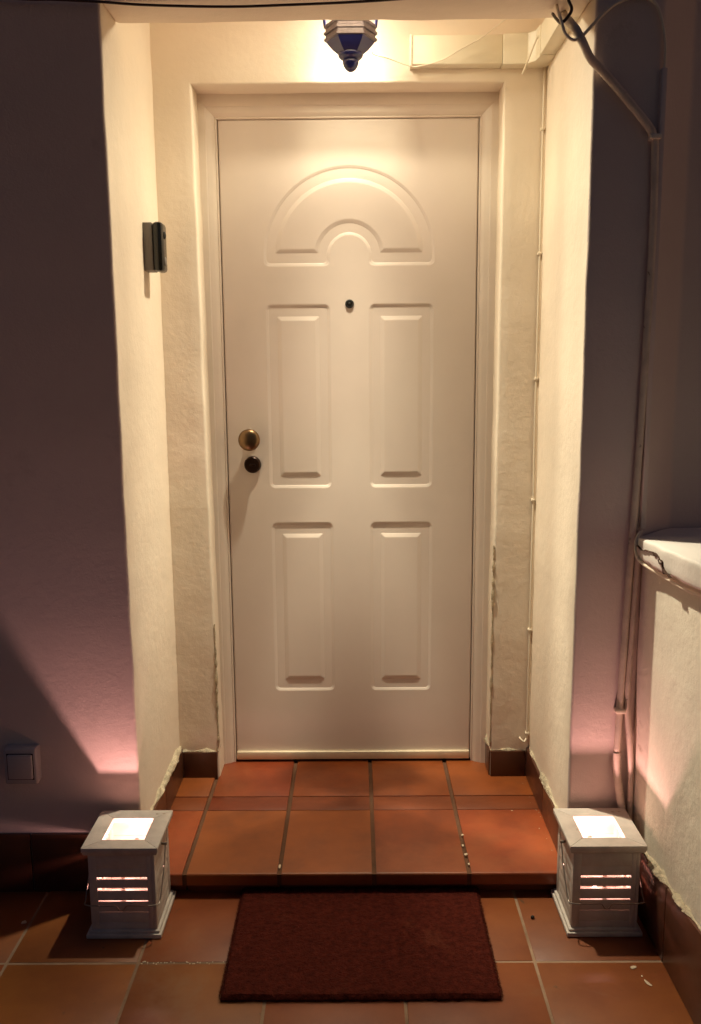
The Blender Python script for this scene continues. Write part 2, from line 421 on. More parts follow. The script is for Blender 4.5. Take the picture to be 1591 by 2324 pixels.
def height(x, z):
    h = np.zeros_like(x); reg = np.zeros(x.shape, int)
    for i, (cx, cz, hx, hz) in enumerate(PAN):
        d = sd_rrect(x, z, cx, cz, hx, hz, .017); h = np.where(d < 0, groove(d), h)
        e = np.maximum(np.abs(x-cx)-(hx-.031), np.abs(z-cz)-(hz-.034)); h = np.where(e < 0, h+raised(e), h)
        reg[d < .004] = i+1
    d = sd_arch(x, z, .2625, .061, 1.652, 1.622, .016); h = np.where(d < 0, groove(d), h)
    e = sd_arch(x, z, .2290, .0930, 1.652, 1.657, .001); h = np.where(e < 0, h+raised(e), h)
    reg[d < .004] = 5
    return h, reg
Z0, Z1 = .0365, DH
nx, nz = 316, 812
gx, gz = np.meshgrid(np.linspace(-DW+.0015, DW-.0015, nx), np.linspace(Z0, Z1, nz))
hh, rg = height(gx, gz)
y = -hh-.0; ed = np.minimum(DW-.0015-np.abs(gx), Z1-gz); y = y+np.where(ed < .002, .002*(1-ed/.002)**2, 0)
co = np.stack([gx, y, gz], -1).reshape(-1, 3)
idx = np.arange(nx*nz).reshape(nz, nx)
quads = np.stack([idx[:-1,:-1], idx[:-1,1:], idx[1:,1:], idx[1:,:-1]], -1).reshape(-1, 4)
# normals from the whole relief, so parts join without a seam
hy, hx_ = np.gradient(y, gz[:,0], gx[0]); nrm = np.stack([hx_, -np.ones_like(hx_), hy], -1); nrm /= np.linalg.norm(nrm, axis=-1, keepdims=True); nrm = nrm.reshape(-1, 3)
qr = rg.reshape(-1)[quads].min(axis=1)
names = {0: 'door_leaf', 1: 'raised_panel', 2: 'raised_panel', 3: 'raised_panel', 4: 'raised_panel', 5: 'arched_panel'}
for r in range(6):
    q = quads[qr == r]; used = np.unique(q); remap = np.zeros(nx*nz, int); remap[used] = np.arange(len(used))
    vco = co[used]; qq = remap[q]
    me = bpy.data.meshes.new(names[r])
    me.vertices.add(len(vco)); me.vertices.foreach_set('co', vco.astype('f').ravel())
    me.loops.add(qq.size); me.loops.foreach_set('vertex_index', qq.astype('i').ravel())
    me.polygons.add(len(qq)); me.polygons.foreach_set('loop_start', np.arange(0, qq.size, 4).astype('i'))
    me.polygons.foreach_set('loop_total', np.full(len(qq), 4, 'i'))
    me.update(calc_edges=True); me.validate()
    me.polygons.foreach_set('use_smooth', [True]*len(me.polygons))
    me.normals_split_custom_set_from_vertices([tuple(v) for v in nrm[used]])
    me.materials.append(door_paint)
    o = bpy.data.objects.new(names[r], me); C.objects.link(o); o.parent = door
bm = bmesh.new(); box(bm, -DW+.0015, DW-.0015, .0032, .045, .010, DH); link('door_core', bm, door_paint, door)
bm = bmesh.new(); box(bm, -DW+.002, DW-.002, -.010, .003, .0085, .0365, .003, 3); link('weather_strip', bm, strip_m, door, 40)
bm = bmesh.new()
lathe(bm, [(.0125, 0), (.0125, .010), (.0145, .017), (.0235, .022), (.0325, .030), (.0345, .037), (.0335, .043), (.028, .0485), (.018, .052), (.006, .0535), (.001, .0537)], (-.3185, -.001, 1.089), 'y', 48)
k = link('knob', bm, brass, door, 60)
bm = bmesh.new(); lathe(bm, [(.026, 0), (.026, .003), (.023, .006)], (-.3185, .001, 1.089), 'y', 40); link('rosette', bm, brass, door, 40)
bm = bmesh.new(); lathe(bm, [(.0270, 0), (.0270, .006), (.0255, .010), (.022, .0125), (.0215, .0118), (.001, .0118)], (-.3135, .001, 1.0075), 'y', 44)
lk = link('lock', bm, bronze, door, 40)
bm = bmesh.new(); box(bm, -.322, -.304, -.0165, -.0105, 1.0035, 1.0105, .0012); link('lock_cover', bm, bronze, door, 40)
bm = bmesh.new(); lathe(bm, [(.0135, 0), (.0135, .0035), (.011, .006), (.0075, .006), (.0070, .0035), (.001, .0035)], (0, .001, 1.506), 'y', 36)
ph = link('peephole', bm, black_mt, door, 40)
bm = bmesh.new(); lathe(bm, [(.0055, 0), (.0045, .003), (.001, .004)], (0, -.0022, 1.506), 'y', 20); link('peephole_lens', bm, black_pl, door, 60)

# ------------------------------------------------------------------ doormat
bm = bmesh.new()
mx0, mx1, my0, my1 = -.291, .329, -1.061, -.650
t = bmesh.new(); nxm, nym = 125, 80
def mat_z(x, y):
    e = min(x-mx0, mx1-x, y-my0, my1-y); v = Vector((x, y, 0))
    return ZL+.014*min(1, .55+e/.012)+noise.noise(v*9)*.0012+noise.noise(v*60)*.0012+noise.noise(v*170)*.0011
g = [[None]*(nxm+1) for _ in range(nym+1)]
for j in range(nym+1):
    for i in range(nxm+1):
        x = mx0+(mx1-mx0)*i/nxm; y = my0+(my1-my0)*j/nym; z = mat_z(x, y)
        ex = (noise.noise(Vector((x*70, y*70, 3)))*.0045) if i in (0, nxm) or j in (0, nym) else 0
        g[j][i] = bm.verts.new((x+ex, y+ex, z))
for j in range(nym):
    for i in range(nxm): bm.faces.new((g[j][i], g[j][i+1], g[j+1][i+1], g[j+1][i]))
edge = [g[0][i] for i in range(nxm+1)]+[g[j][nxm] for j in range(1, nym+1)]+[g[nym][i] for i in range(nxm-1, -1, -1)]+[g[j][0] for j in range(nym-1, 0, -1)]
low = [bm.verts.new((v.co.x, v.co.y, ZL+.001)) for v in edge]
for a in range(len(edge)):
    b = (a+1) % len(edge); bm.faces.new((edge[b], edge[a], low[a], low[b]))
for _ in range(42000):          # short coir fibres, denser along the rim
    if random.random() < .22:
        s = random.choice((0, 1, 2, 3)); x = random.uniform(mx0, mx1); y = random.uniform(my0, my1)
        if s == 0: x = mx0+random.uniform(-.004, .003)
        elif s == 1: x = mx1-random.uniform(-.004, .003)
        elif s == 2: y = my0+random.uniform(-.004, .003)
        else: y = my1-.003
    else: x = random.uniform(mx0, mx1); y = random.uniform(my0, my1)
    z = mat_z(min(max(x, mx0), mx1), min(max(y, my0), my1))-.001
    a = random.uniform(0, 6.28); d = Vector((math.cos(a), math.sin(a), 0))*random.uniform(.002, .007); d.z = random.uniform(.001, .0050)
    sd = Vector((-math.sin(a), math.cos(a), 0))*.00045; p = Vector((x, y, z))
    bm.faces.new((bm.verts.new(p-sd), bm.verts.new(p+sd), bm.verts.new(p+d)))
o = link('doormat', bm, coir); tag(o, 'dark reddish brown rectangular coir doormat lying before the tiled step', 'doormat')

# ------------------------------------------------------------------ low garden wall on the right
lw = empty('garden_wall', (.87, -1.6, ZL), 'low plastered side wall with a cracked white coping, behind the floor lantern on the right', 'wall')
bm = bmesh.new(); box(bm, .735, 1.02, -4.2, -.56, ZL-.1, .85, .006, 2); slices(bm, 1, -1.6, -.56, .05); slices(bm, 2, -.1, .85, .08); rough(bm, .0022, 8, 9)
link('wall', bm, plaster_dirty, lw, 40)
bm = bmesh.new()
prism(bm, [(.703, -.672), (.826, -.548), (1.06, -.548), (1.06, -4.2), (.703, -4.2)], .842, .897, .007, 3)
slices(bm, 1, -1.6, -.55, .025); slices(bm, 2, .84, .90, .02)
for v in bm.verts:
    v.co.z += max(0, min(1.1, -(v.co.y+.67)))*.055
    n = noise.noise_vector(v.co*16); n2 = noise.noise_vector(v.co*60)
    v.co += n*.003+n2*.0016
    if v.co.z < .862 and v.co.x < .73: v.co.z += noise.noise(v.co*34)*.007; v.co.x += abs(noise.noise(v.co*50))*.004
cap = link('coping', bm, cap_m, lw, 40)
def crack(pts, wd):
    bm = bmesh.new(); pr = None
    for i, (y, z) in enumerate(pts):
        ww = wd*(.35+random.random()) if 0 < i < len(pts)-1 else .0003
        x = .6995+noise.noise(Vector((.7, y, z))*16)*.003
        r = [bm.verts.new((x-.001, y-ww*.6, z-ww)), bm.verts.new((x-.001, y+ww*.6, z+ww)), bm.verts.new((x+.006, y+ww*.6, z+ww)), bm.verts.new((x+.006, y-ww*.6, z-ww))]
        if pr:
            for k in range(4): bm.faces.new((pr[k], pr[(k+1)%4], r[(k+1)%4], r[k]))
        pr = r
    return bm
link('crack', crack([(-.676, .8745), (-.690, .878), (-.702, .877), (-.718, .8735), (-.736, .8745), (-.752, .880), (-.776, .8825), (-.800, .8860), (-.819, .8870), (-.832, .8835), (-.841, .884), (-.850, .878), (-.862, .880), (-.871, .877), (-.869, .869), (-.876, .862), (-.882, .853)], .0009), crack_m, lw)
link('crack', crack([(-.808, .8850), (-.816, .8835), (-.824, .8840), (-.831, .8850)], .0030), crack_m, lw)
link('crack', crack([(-.838, .8760), (-.846, .8705), (-.856, .8700), (-.866, .8745)], .0015), crack_m, lw)
link('crack', crack([(-.876, .862), (-.890, .857), (-.905, .858), (-.917, .853)], .0007), crack_m, lw)
bm = bmesh.new()
def top_z(y): return .098+max(0, min(.6, -.70-y))*.11
yy = YF-.011
while yy > -4:
    y2 = yy-.31 if yy < -.7 else -.936
    t = bmesh.new(); q = []
    for y_ in (yy-.0015, y2+.0015):
        for x_ in (.735+.004, .7245):
            for z_ in (ZL-.01, top_z(y_)): q.append(t.verts.new((x_, y_, z_)))
    for f in ((0,1,3,2),(4,6,7,5),(0,2,6,4),(1,5,7,3),(0,4,5,1),(2,3,7,6)): t.faces.new([q[j] for j in f])
    bmesh.ops.recalc_face_normals(t, faces=t.faces); bmesh.ops.bevel(t, geom=t.edges[:], offset=.0015, segments=2, profile=.5, affect='EDGES')
    merge(bm, t); yy = y2
link('skirting', bm, tile_skirt, lw, 30)
bm = bmesh.new(); crumble(bm, [(.735, YF-.01, top_z(-.65)), (.735, -.9, top_z(-.9)), (.735, -1.3, top_z(-1.3)), (.735, -2.4, top_z(-2.4))], .011, .0125, (-1, 0, 0), 9)
link('plaster_edge', bm, crumb, lw, 50)

# ------------------------------------------------------------------ hanging lantern
LX, LY = .010, -.305
hl = empty('hanging_lantern', (LX, LY, ZC-.01), 'dark blue hexagonal metal lantern lit white, hanging from the porch ceiling above the door', 'lantern')
O = (LX, LY, 0); R6 = math.pi/6*0
def hexring(prof, m, name, par=hl, n=6, rot=0, sm=None):
    bm = bmesh.new(); lathe(bm, prof, O, 'z', n, 0, rot); return link(name, bm, m, par, sm)
hexring([(.026, 2.124), (.033, 2.128), (.047, 2.139), (.0600, 2.153), (.0640, 2.1592), (.03, 2.1594)], blue_mt, 'base', sm=20)
hexring([(.060, 2.1594), (.0640, 2.1594), (.0700, 2.1610), (.0700, 2.1665), (.0655, 2.1690), (.0655, 2.1745), (.0705, 2.1765), (.0705, 2.1825), (.0660, 2.1850), (.0660, 2.1905), (.0700, 2.193), (.0700, 2.199), (.062, 2.200), (.058, 2.200)], rim_mt, 'rim', sm=20)
bm = bmesh.new(); lathe(bm, [(.0010, 2.0845), (.007, 2.0862), (.0135, 2.0910), (.0185, 2.0980), (.0212, 2.1060), (.0215, 2.1110), (.0195, 2.1135), (.0235, 2.1150), (.0285, 2.1185), (.0320, 2.1225), (.0335, 2.1265), (.0325, 2.1300), (.028, 2.132)], O, 'z', 32)
link('finial', bm, blue_mt, hl, 50)
ZT = 2.385
def hpt(r, k, z): a = k*math.pi/3; return Vector((LX+r*math.cos(a), LY+r*math.sin(a), z))
for k in range(6):
    bm = bmesh.new(); tube(bm, [hpt(.0665, k, 2.195), hpt(.092, k, ZT)], .0042, 6); link('rib', bm, blue_mt, hl)
    bm = bmesh.new(); a = [hpt(.0635, k, 2.199), hpt(.0635, k+1, 2.199), hpt(.0885, k+1, ZT), hpt(.0885, k, ZT)]
    bm.faces.new([bm.verts.new(p) for p in a]); link('glass_pane', bm, glass, hl)
hexring([(.094, ZT), (.100, ZT+.006), (.100, ZT+.014), (.080, ZT+.035), (.045, ZT+.060), (.018, ZT+.072), (.012, ZC+.028), (.03, ZC+.034), (.05, ZC+.052)], blue_mt, 'roof', sm=20)
bm = bmesh.new(); tube(bm, [(LX, LY, ZT+.02), (LX, LY, 2.315)], .014, 16); link('bulb_holder', bm, blue_mt, hl, 40)
bm = bmesh.new(); bmesh.ops.create_uvsphere(bm, u_segments=24, v_segments=14, radius=.0185); bmesh.ops.translate(bm, verts=bm.verts, vec=(LX, LY, 2.292)); link('bulb', bm, bulb_m, hl, 80)
def point(name, loc, watt, col, r, par):
    l = bpy.data.lights.new(name, 'POINT'); l.energy = watt; l.color = col; l.shadow_soft_size = r
    o = bpy.data.objects.new(name, l); C.objects.link(o); o.parent = par; o.location = Vector(loc)-par.location; return o
ll = point('lantern_light', (LX, LY, 2.262), LAMP_W, LAMP_COL, .014, hl)
hl.location = (LX, -.380, 2.474); hl.scale = (.97, .97, .97)

# ------------------------------------------------------------------ added bulb: hidden by the beam, lights what the lantern base blocks
BX, BY, BZ = .0, -.240, 2.310
pb = empty('added_bulb', (BX, BY, ZC), 'added unseen bulb under the porch ceiling behind the blue lantern, supplying the light its base blocks', 'bulb')
bm = bmesh.new(); tube(bm, [(BX, BY, ZC+.004), (BX, BY, BZ+.055)], .016, 20); link('bulb_holder', bm, trunk_m, pb, 40)
bm = bmesh.new(); lathe(bm, [(.014, .060), (.018, .045), (.026, .028), (.030, .018), (.028, .0185), (.016, .042)], (BX, BY, BZ), 'z', 32); link('reflector', bm, grey_pl, pb, 50)
bm = bmesh.new(); lathe(bm, [(.004, .008), (.018, .010), (.027, .0165), (.027, .018), (.01, .020)], (BX, BY, BZ+.004), 'z', 32); link('added_bulb_glass', bm, bulb_m, pb, 60)
ml = point('added_bulb_light', (BX, BY, BZ), MAIN_W, MAIN_COL, .022, pb)
# made-up beam profile: strength set by direction to level door, walls and floor
def beam(light, build):
    light.use_nodes = True; T = light.node_tree; em = T.nodes['Emission']
    tc = T.nodes.new('ShaderNodeTexCoord'); sx = T.nodes.new('ShaderNodeSeparateXYZ'); T.links.new(tc.outputs['Normal'], sx.inputs[0])
    def mth(op, a, b=None):
        n = T.nodes.new('ShaderNodeMath'); n.operation = op
        for k, v in enumerate((a, b)):
            if v is None: continue
            if hasattr(v, 'links'): T.links.new(v, n.inputs[k])
            else: n.inputs[k].default_value = v
        return n.outputs[0]
    def step_(v, a, b, lo=0, hi=1):
        m_ = T.nodes.new('ShaderNodeMapRange'); m_.interpolation_type = 'SMOOTHSTEP'
        for k, x in enumerate((a, b, lo, hi)): m_.inputs[k+1].default_value = x
        T.links.new(v, m_.inputs[0]); return m_.outputs[0]
    rad = mth('SQRT', mth('ADD', mth('MULTIPLY', sx.outputs[0], sx.outputs[0]), mth('MULTIPLY', sx.outputs[1], sx.outputs[1])))
    def curve(pts, scale=2.5):
        cv = T.nodes.new('ShaderNodeFloatCurve'); T.links.new(rad, cv.inputs['Value'])
        c0 = cv.mapping.curves[0]; c0.points[0].location = (pts[0][0], pts[0][1]/scale); c0.points[-1].location = (pts[-1][0], pts[-1][1]/scale)
        for p in pts[1:-1]: c0.points.new(p[0], p[1]/scale)
        for p in c0.points: p.handle_type = 'AUTO_CLAMPED'
        cv.mapping.update(); return mth('MULTIPLY', cv.outputs[0], scale)
    T.links.new(build(T, sx.outputs, rad, mth, step_, curve), em.inputs['Strength'])
def main_beam(T, d, rad, mth, step_, curve):
    wall_side = curve([(0, .4), (.095, .5), (.112, 1.1), (.128, 1.8), (.155, 2.35), (.20, 1.5), (.28, .72), (.33, .42), (.42, .20), (.52, .16), (.7, .05), (1, .006)])
    room_side = curve([(0, 1.2), (.17, 1.5), (.25, 1.8), (.306, 1.85), (.373, 1.5), (.47, .86), (.6, .42), (.75, .20), (.87, .10), (1, .03)])
    front = curve([(0, .5), (.36, .45), (.40, .5), (.45, .9), (.53, 1.6), (.6, 1.8), (1, 1.8)])
    fz = step_(mth('DIVIDE', d[1], mth('ADD', rad, .001)), -.45, -.70)
    az = step_(mth('DIVIDE', d[1], mth('ADD', rad, .001)), .15, .5)
    mx = T.nodes.new('ShaderNodeMix'); T.links.new(az, mx.inputs[0]); T.links.new(room_side, mx.inputs[2]); T.links.new(wall_side, mx.inputs[3])
    dn = step_(d[2], .05, -.05)
    m2 = T.nodes.new('ShaderNodeMix'); T.links.new(fz, m2.inputs[0]); m2.inputs[2].default_value = 1; T.links.new(front, m2.inputs[3])
    side = step_(mth('DIVIDE', mth('MULTIPLY', mth('SUBTRACT', d[0], d[1]), .7071), mth('ADD', rad, .001)), .80, .99, 1, 2.0)
    return mth('MULTIPLY', mth('MULTIPLY', mth('MULTIPLY', mx.outputs[0], dn), side), m2.outputs[0])
beam(ml.data, main_beam)
def lantern_beam(T, d, rad, mth, step_, curve):   # made-up spread: mostly outwards and down, held back sideways
    return mth('MULTIPLY', curve([(0, .3), (.60, .22), (.70, .38), (.80, .66), (.88, .42), (.95, .20), (1, .10)], 1), step_(d[2], .25, -.05))
beam(ll.data, lantern_beam)
def candle_beam(T, d, rad, mth, step_, curve):    # led tealight: points upwards
    return step_(d[2], .52, .88, .14, 1)

# ------------------------------------------------------------------ floor lanterns
def floor_lantern(loc, label, src, shut):
    """white wooden louvred lantern with a square opening in the top; local origin at its base centre"""
    root = empty('floor_lantern', loc, label, 'lantern', 'white wooden lanterns on the floor')
    X, Y, Z = loc
    def P(name, bm, m=wood_w, par=root, sm=40):
        bm.transform(Matrix.Translation(loc)); return link(name, bm, m, par, sm)
    bm = bmesh.new(); box(bm, -.092, .092, -.092, .092, 0, .011, .002); box(bm, -.087, .087, -.087, .087, .0112, .018, .003)
    P('base', bm)
    bm = bmesh.new()        # top: four mitred boards round the opening with a cove beneath
    a, b, zt, zb = .0925, .0515, .240, .228
    for k in range(4):
        c_, s_ = math.cos(k*math.pi/2), math.sin(k*math.pi/2); e = .0004
        rr = lambda x, y: (x*c_-y*s_, x*s_+y*c_)
        t = bmesh.new(); pts = [(-a+e, -a), (a-e, -a), (b-e, -b), (-b+e, -b)]
        lo = [t.verts.new((*rr(x, y), zb)) for x, y in pts]; hi = [t.verts.new((*rr(x, y), zt)) for x, y in pts]
        t.faces.new(lo[::-1]); t.faces.new(hi)
        for i in range(4): t.faces.new((lo[i], lo[(i+1)%4], hi[(i+1)%4], hi[i]))
        bmesh.ops.bevel(t, geom=[x for x in t.edges], offset=.0009, segments=2, profile=.5, affect='EDGES')
        merge(bm, t)
    P('top_frame', bm)
    bm = bmesh.new()        # cove moulding under the top
    for k in range(4):
        c_, s_ = math.cos(k*math.pi/2), math.sin(k*math.pi/2)
        pr = [(.0905, .228), (.0905, .224), (.087, .219), (.083, .2165), (.0815, .2165), (.076, .2165), (.076, .228)]
        L0 = [bm.verts.new((-r*c_+r*s_, -r*s_-r*c_, z)) for r, z in pr]; L1 = [bm.verts.new((r*c_+r*s_, r*s_-r*c_, z)) for r, z in pr]
        for i in range(len(pr)): bm.faces.new((L0[i], L1[i], L1[(i+1)%len(pr)], L0[(i+1)%len(pr)]))
    P('cornice', bm)
    for k in range(4):      # louvred sides
        c_, s_ = math.cos(k*math.pi/2), math.sin(k*math.pi/2); M = Matrix.Rotation(k*math.pi/2, 4, 'Z')
        h, th = .0805, .008
        bm = bmesh.new()
        box(bm, -h, -.061, -h, -h+th, .018, .2165, .0008); box(bm, .061, h-.0085, -h, -h+th, .018, .2165, .0008)
        box(bm, -.0612, .0612, -h+.0005, -h+th-.0005, .180, .2162, .0006); box(bm, -.0612, .0612, -h+.0005, -h+th-.0005, .0185, .036, .0006)
        bm.transform(M); pn = P('side_panel', bm)
        for j, (za, zb_) in enumerate(((.0365, .0632), (.0648, .0915), (.0950, .1205), (.1280, .1500), (.1565, .1798))):
            t = bmesh.new(); tilt = (.03, .03, .05, .08, .05)[j]
            if k == shut: za, zb_ = za-(.0012 if j else 0), ((.0640, .0938, .1262, .1545, .1798)[j])-.0008
            box(t, -.0612, .0612, -.0031, .0031, -(zb_-za)/2, (zb_-za)/2, .0009)
            t.transform(Matrix.Translation((0, -h+th/2, (za+zb_)/2)) @ Matrix.Rotation(-tilt, 4, 'X'))
            t.transform(M); P('slat', t, wood_w, pn)
        t = bmesh.new(); box(t, -.005, .005, -h+th+.0015, -h+th+.006, .040, .172, .0008); t.transform(M); P('slat_rod', t, wood_w, pn)
    # wire bail handle, hanging down in front
    bm = bmesh.new(); hw = .090
    pts = [(-hw, .004, .198), (-hw-.002, -.030, .155), (-hw-.001, -.080, .101), (-hw+.006, -.097, .094), (-.03, -.0985, .093), (-.014, -.0985, .093), (-.006, -.0985, .083),
           (0, -.0985, .080), (.006, -.0985, .083), (.014, -.0985, .093), (.03, -.0985, .093), (hw-.006, -.097, .094), (hw+.001, -.080, .101), (hw+.002, -.030, .155), (hw, .004, .198)]
    tube(bm, pts, .0016, 6, 0, 6); P('handle', bm, wire_m)
    for sx in (-1, 1):
        bm = bmesh.new(); tube(bm, [(sx*.078, .004, .197), (sx*.0935, .004, .197)], .0035, 10); P('pivot', bm, wire_m)
    sl = Vector(src)-Vector(loc)
    bm = bmesh.new(); lathe(bm, [(.017, .0182), (.019, .022), (.019, .055), (.016, .058), (.004, .057)], (sl.x, sl.y, 0), 'z', 28); cn = P('candle', bm, tin)
    bm = bmesh.new(); lathe(bm, [(.001, .058), (.0045, .062), (.005, .068), (.003, .076), (.0006, .083)], (sl.x, sl.y, 0), 'z', 16); P('flame', bm, flame_m, cn)
    cl_ = point('candle_light', (src[0], src[1], src[2]+.035), CAND_W, CAND_COL, .006, root); beam(cl_.data, candle_beam)
    return root
floor_lantern((-.560, -.755, ZL+.0012), 'white wooden louvred lantern on the floor left of the doormat, glowing pink inside', (-.560, -.770, .048), 1)
floor_lantern((.616, -.755, ZL+.0012), 'white wooden louvred lantern on the floor right of the doormat, against the low side wall', (.616, -.745, .048), 3)

# ------------------------------------------------------------------ video doorbell on the left porch side
db = empty('doorbell', (XL, -.285, 1.64), 'black and grey video doorbell on the left side of the porch recess', 'doorbell')
bm = bmesh.new(); box(bm, XL-.003, XL+.0265, -.3155, -.2565, 1.578, 1.706, .004, 2); link('mounting_plate', bm, grey_pl, db, 40)
bm = bmesh.new(); box(bm, XL+.0267, XL+.0530, -.3175, -.2545, 1.5765, 1.7075, .0085, 2); link('body', bm, black_pl, db, 40)
def lathe_x(prof, o, n=24):
    bm = bmesh.new(); rings = []
    for r, h in prof: rings.append([bm.verts.new((o[0]+h, o[1]+r*math.cos(2*math.pi*k/n), o[2]+r*math.sin(2*math.pi*k/n))) for k in range(n)])
    for a, b in zip(rings, rings[1:]):
        for k in range(n): bm.faces.new((a[k], a[(k+1)%n], b[(k+1)%n], b[k]))
    bm.faces.new(rings[0]); bm.faces.new(rings[-1]); return bm
link('button', lathe_x([(.012, 0), (.012, .0015), (.010, .003), (.001, .003)], (XL+.0528, -.286, 1.605)), grey_pl, db, 40)
link('camera_lens', lathe_x([(.010, 0), (.010, .002), (.007, .004), (.001, .005)], (XL+.0528, -.286, 1.675)), black_mt, db, 40)

# ------------------------------------------------------------------ light switch on the left outer wall
sw = empty('light_switch', (-.866, YF, .29), 'square white light switch low on the dark wall left of the porch', 'switch')
bm = bmesh.new(); box(bm, -.898, -.814, YF-.033, YF+.004, .252, .350, .005, 3); link('switch_box', bm, switch_m, sw, 40)
t = bmesh.new(); box(t, -.888, -.824, YF-.0385, YF-.030, .2675, .3345, .0035, 2); link('rocker', t, switch_m, sw, 40)
bm = bmesh.new(); box(bm, -.8905, -.8215, YF-.0336, YF-.032, .265, .337, .0005); link('rocker_gap', bm, black_mt, sw)

# ------------------------------------------------------------------ trunking, conduits and cables
td = empty('cable_trunking', (.4, -.15, 2.2), 'white plastic cable trunking high on the porch back wall, turning the right corner', 'trunking')
bm = bmesh.new(); box(bm, .179, .435, YB-.040, YB+.004, 2.150, 2.226, .003, 2); link('duct', bm, trunk_m, td, 40)
bm = bmesh.new(); box(bm, .176, .182, YB-.042, YB+.004, 2.147, 2.229, .0015); link('end_cap', bm, trunk_m, td, 40)
bm = bmesh.new(); prism(bm, [(.436, YB+.004), (.436, YB-.042), (.505, YB-.042), (.525, YB-.062), (.525, YB-.105), (XR+.003, YB-.105), (XR+.003, YB+.004)], 2.148, 2.228, .003, 2)
link('corner_piece', bm, trunk_m, td, 40)
bm = bmesh.new(); box(bm, .527, XR+.003, -.50, YB-.106, 2.150, 2.226, .003, 2); link('duct', bm, trunk_m, td, 40)

cc = empty('clipped_cable', (.555, YB, .9), 'thin painted cable clipped down the right inner corner of the porch', 'cable')
pts = [(.560, YB-.008, z+.0) for z in (2.155, 1.98, 1.80, 1.637, 1.45, 1.273, 1.09, .905, .70, .49, .32, .147)]
pts = [(p[0]+noise.noise(Vector((0, 0, p[2]*5)))*.003, p[1], p[2]) for p in pts]+[(.556, YB-.010, .128), (.549, YB-.016, .122), (.541, YB-.012, .128), (.537, YB-.004, .132)]
bm = bmesh.new(); tube(bm, pts, .0033, 8, 0, 4); link('cable', bm, cable_w, cc)
for z in (1.983, 1.637, 1.273, .905, .492, .147):
    bm = bmesh.new(); box(bm, .5545, .5665, YB-.0135, YB+.003, z-.004, z+.004, .0015); link('clip', bm, cable_w, cc, 40)

bm = bmesh.new()
W1 = [(.067, -.268, 2.150), (.072, -.262, 2.143), (.114, -.180, 2.158), (.176, -.163, 2.143), (.20, -.163, 2.142), (.263, -.163, 2.157), (.315, -.165, 2.184), (.374, -.168, 2.213), (.43, -.18, 2.250), (.50, -.22, 2.285), (.54, -.28, 2.33)]
tube(bm, W1, .0016, 6, 0, 6)
o = link('cable', bm, cable_w); tag(o, 'thin white wire drooping from the blue lantern across the trunking', 'wire')
bm = bmesh.new(); tube(bm, [(.560, -.21, 2.262), (.549, -.20, 2.238), (.532, -.20, 2.215), (.517, -.20, 2.190), (.503, -.20, 2.155), (.4835, -.20, 2.107)], .0022, 6, 0, 5)
o = link('cable', bm, cable_w); tag(o, 'short loose wire end dangling in front of the trunking corner', 'wire')
# thin dark cable sagging across the beam
bm = bmesh.new(); tube(bm, [(-1.3, -.652, 2.19), (-.78, -.652, 2.143), (-.66, -.652, 2.1375), (-.552, -.652, 2.1315), (-.4526, -.652, 2.1242), (-.2732, -.652, 2.1187), (-.1336, -.652, 2.121), (.0157, -.652, 2.1255), (.145, -.652, 2.1325), (.33, -.655, 2.145), (.6, -.655, 2.17)], .0030, 8, 0, 6)
o = link('cable', bm, cable_d); tag(o, 'thin black cable sagging along the beam over the porch', 'cable')
bm = bmesh.new(); tube(bm, [(.497, -.655, 2.155), (.502, -.652, 2.126), (.510, -.652, 2.107), (.5035, -.650, 2.092), (.489, -.645, 2.080), (.487, -.60, 2.105), (.487, -.56, 2.13)], .0036, 8, 0, 6)
o = link('cable', bm, cable_d); tag(o, 'short dark cable bent round the right end of the porch beam', 'cable')
# pale cable looping out of the porch, over and down to the corner trunking
bm = bmesh.new()
tube(bm, [(.500, -.50, 2.20), (.490, -.60, 2.125), (.489, -.65, 2.078), (.497, -.657, 2.052), (.513, -.660, 2.0385), (.530, -.660, 2.043), (.545, -.657, 2.058), (.578, -.652, 2.092), (.607, -.648, 2.116), (.641, -.645, 2.130), (.672, -.643, 2.134), (.700, -.643, 2.120), (.716, -.643, 2.088), (.727, -.643, 2.035), (.7285, -.643, 1.975)], .0037, 8, 0, 6)
lc = link('cable', bm, cable_w); tag(lc, 'pale cable looping over the wall corner down into the trunking', 'cable')
bm = bmesh.new()
tube(bm, [(.7255, -.643, .905), (.714, -.665, .905), (.700, -.682, .885), (.699, -.695, .857), (.708, -.715, .8395), (.716, -.80, .836), (.719, -.95, .839), (.722, -1.12, .848), (.722, -1.6, .86), (.722, -2.6, .87)], .0042, 8, 0, 6)
lc = link('cable', bm, cable_w); tag(lc, 'thin pale cable curling under the cracked white coping of the side wall', 'cable')
bm = bmesh.new(); box(bm, .7215, .7345, -.6485, -.628, .912, 1.982, .0015)
o = link('corner_trunking', bm, plaster_out, None, 40); tag(o, 'narrow vertical cable trunking on the dark wall corner above the coping', 'trunking')
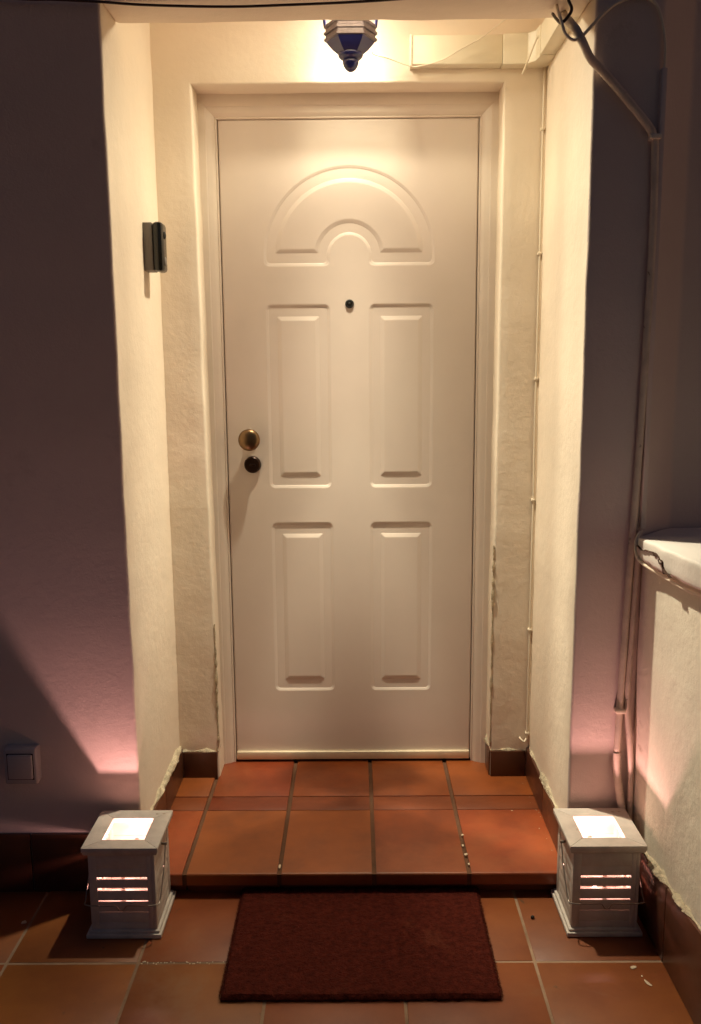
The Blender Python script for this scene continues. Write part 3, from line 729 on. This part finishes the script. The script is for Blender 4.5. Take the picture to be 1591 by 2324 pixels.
# corrugated conduit from the porch down the wall
cn = empty('conduit', (.70, YF-.02, .9), 'long corrugated conduit bending out of the porch and running down the wall to the floor', 'conduit')
def corr(t): return .0098+.0006*math.sin(t*520)
bm = bmesh.new()
tube(bm, [(.520, -.44, 2.215), (.517, -.54, 2.135), (.519, -.62, 2.085), (.526, -.652, 2.055), (.537, -.660, 2.030), (.556, -.655, 2.000), (.578, -.650, 1.982), (.606, -.648, 1.955), (.640, -.648, 1.918), (.675, -.648, 1.880), (.700, -.648, 1.850), (.7105, -.648, 1.828)], corr, 12, 0, 16)
link('upper_tube', bm, conduit_m, cn)
bm = bmesh.new()
tube(bm, [(.7115, -.647, 1.832), (.714, -.646, 1.81), (.717, -.646, 1.70), (.7175, -.646, 1.55), (.715, -.646, 1.39), (.7125, -.646, 1.235), (.707, -.646, 1.02), (.699, -.646, .793), (.694, -.646, .60), (.690, -.646, .447), (.687, -.648, .32)], .0085, 12, 0, 8)
link('straight_tube', bm, conduit_m, cn)
bm = bmesh.new()
tube(bm, [(.687, -.648, .325), (.690, -.652, .26), (.698, -.655, .205), (.708, -.655, .15), (.713, -.657, .09), (.713, -.66, 0), (.712, -.66, -.06)], lambda t: .0098+.0006*math.sin(t*300), 12, 0, 20)
link('lower_tube', bm, conduit_m, cn)
for p, dx in (((.7120, -.647, 1.832), 0), ((.690, -.647, .437), 0)):
    bm = bmesh.new(); box(bm, p[0]-.013, p[0]+.013, p[1]-.012, YF+.003, p[2]-.006, p[2]+.006, .003); link('clamp', bm, cable_w, cn, 40)
bm = bmesh.new()
tube(bm, [(.7215, -.643, .905), (.716, -.643, .75), (.712, -.643, .60), (.708, -.645, .50), (.709, -.647, .44), (.716, -.650, .38), (.7225, -.652, .30), (.7255, -.653, .22), (.7265, -.655, .10), (.727, -.655, -.05)], .0075, 10, 0, 8)
o = link('pipe', bm, conduit_m); tag(o, 'thin painted pipe running down the wall corner beside the conduit', 'pipe')

# ------------------------------------------------------------------ plaster crumbs on the tiles
bm = bmesh.new()
def chip(x, y, z, sx, sy, a=0):
    t = bmesh.new(); bmesh.ops.create_icosphere(t, subdivisions=1, radius=1)
    for v in t.verts: v.co = Vector((v.co.x*sx, v.co.y*sy, v.co.z*min(sx, sy)*.35))+noise.noise_vector(v.co*3+Vector((x*90, y*70, 0)))*min(sx, sy)*.45
    t.transform(Matrix.Translation((x, y, z+min(sx, sy)*.25)) @ Matrix.Rotation(a, 4, 'Z')); merge(bm, t)
for a in ((.312, -.483, 0, .005, .004), (.309, -.585, 0, .006, .005), (.306, -.535, -.002, .003, .007), (.311, -.63, -.001, .003, .006), (.476, -.345, 0, .0035, .002), (.536, -.45, 0, .002, .002), (-.194, -.64, 0, .004, .012)): chip(*a)
chip(.652, -.956, ZL, .009, .005, .4); chip(.668, -1.008, ZL, .004, .014, .5); chip(.662, -.985, ZL, .002, .003)
chip(-.83, -.78, ZL, .008, .006); chip(-.49, -.93, ZL, .005, .003)
for _ in range(26):
    chip(-.50+random.uniform(0, .22), -.933+random.uniform(-.004, .004), ZL-.001, random.uniform(.001, .003), random.uniform(.001, .0025))
for _ in range(12):
    s_ = random.choice((-1, 1)); chip(s_*.553+random.uniform(-.01, .01) if s_ < 0 else .558-random.uniform(0, .02), random.uniform(-.6, -.13), 0, .0014, .0012)
o = link('plaster_crumbs', bm, chip_m); tag(o, 'scattered pale plaster crumbs on the tiles and in the joints', 'debris', kind='stuff')
# pebble on the floor by the right lantern
bm = bmesh.new(); bmesh.ops.create_icosphere(bm, subdivisions=2, radius=.005); bmesh.ops.translate(bm, verts=bm.verts, vec=(.455, -.770, ZL+.003))
o = link('pebble', bm, black_mt, None, 60); tag(o, 'tiny dark pebble on the tile beside the right floor lantern', 'pebble')
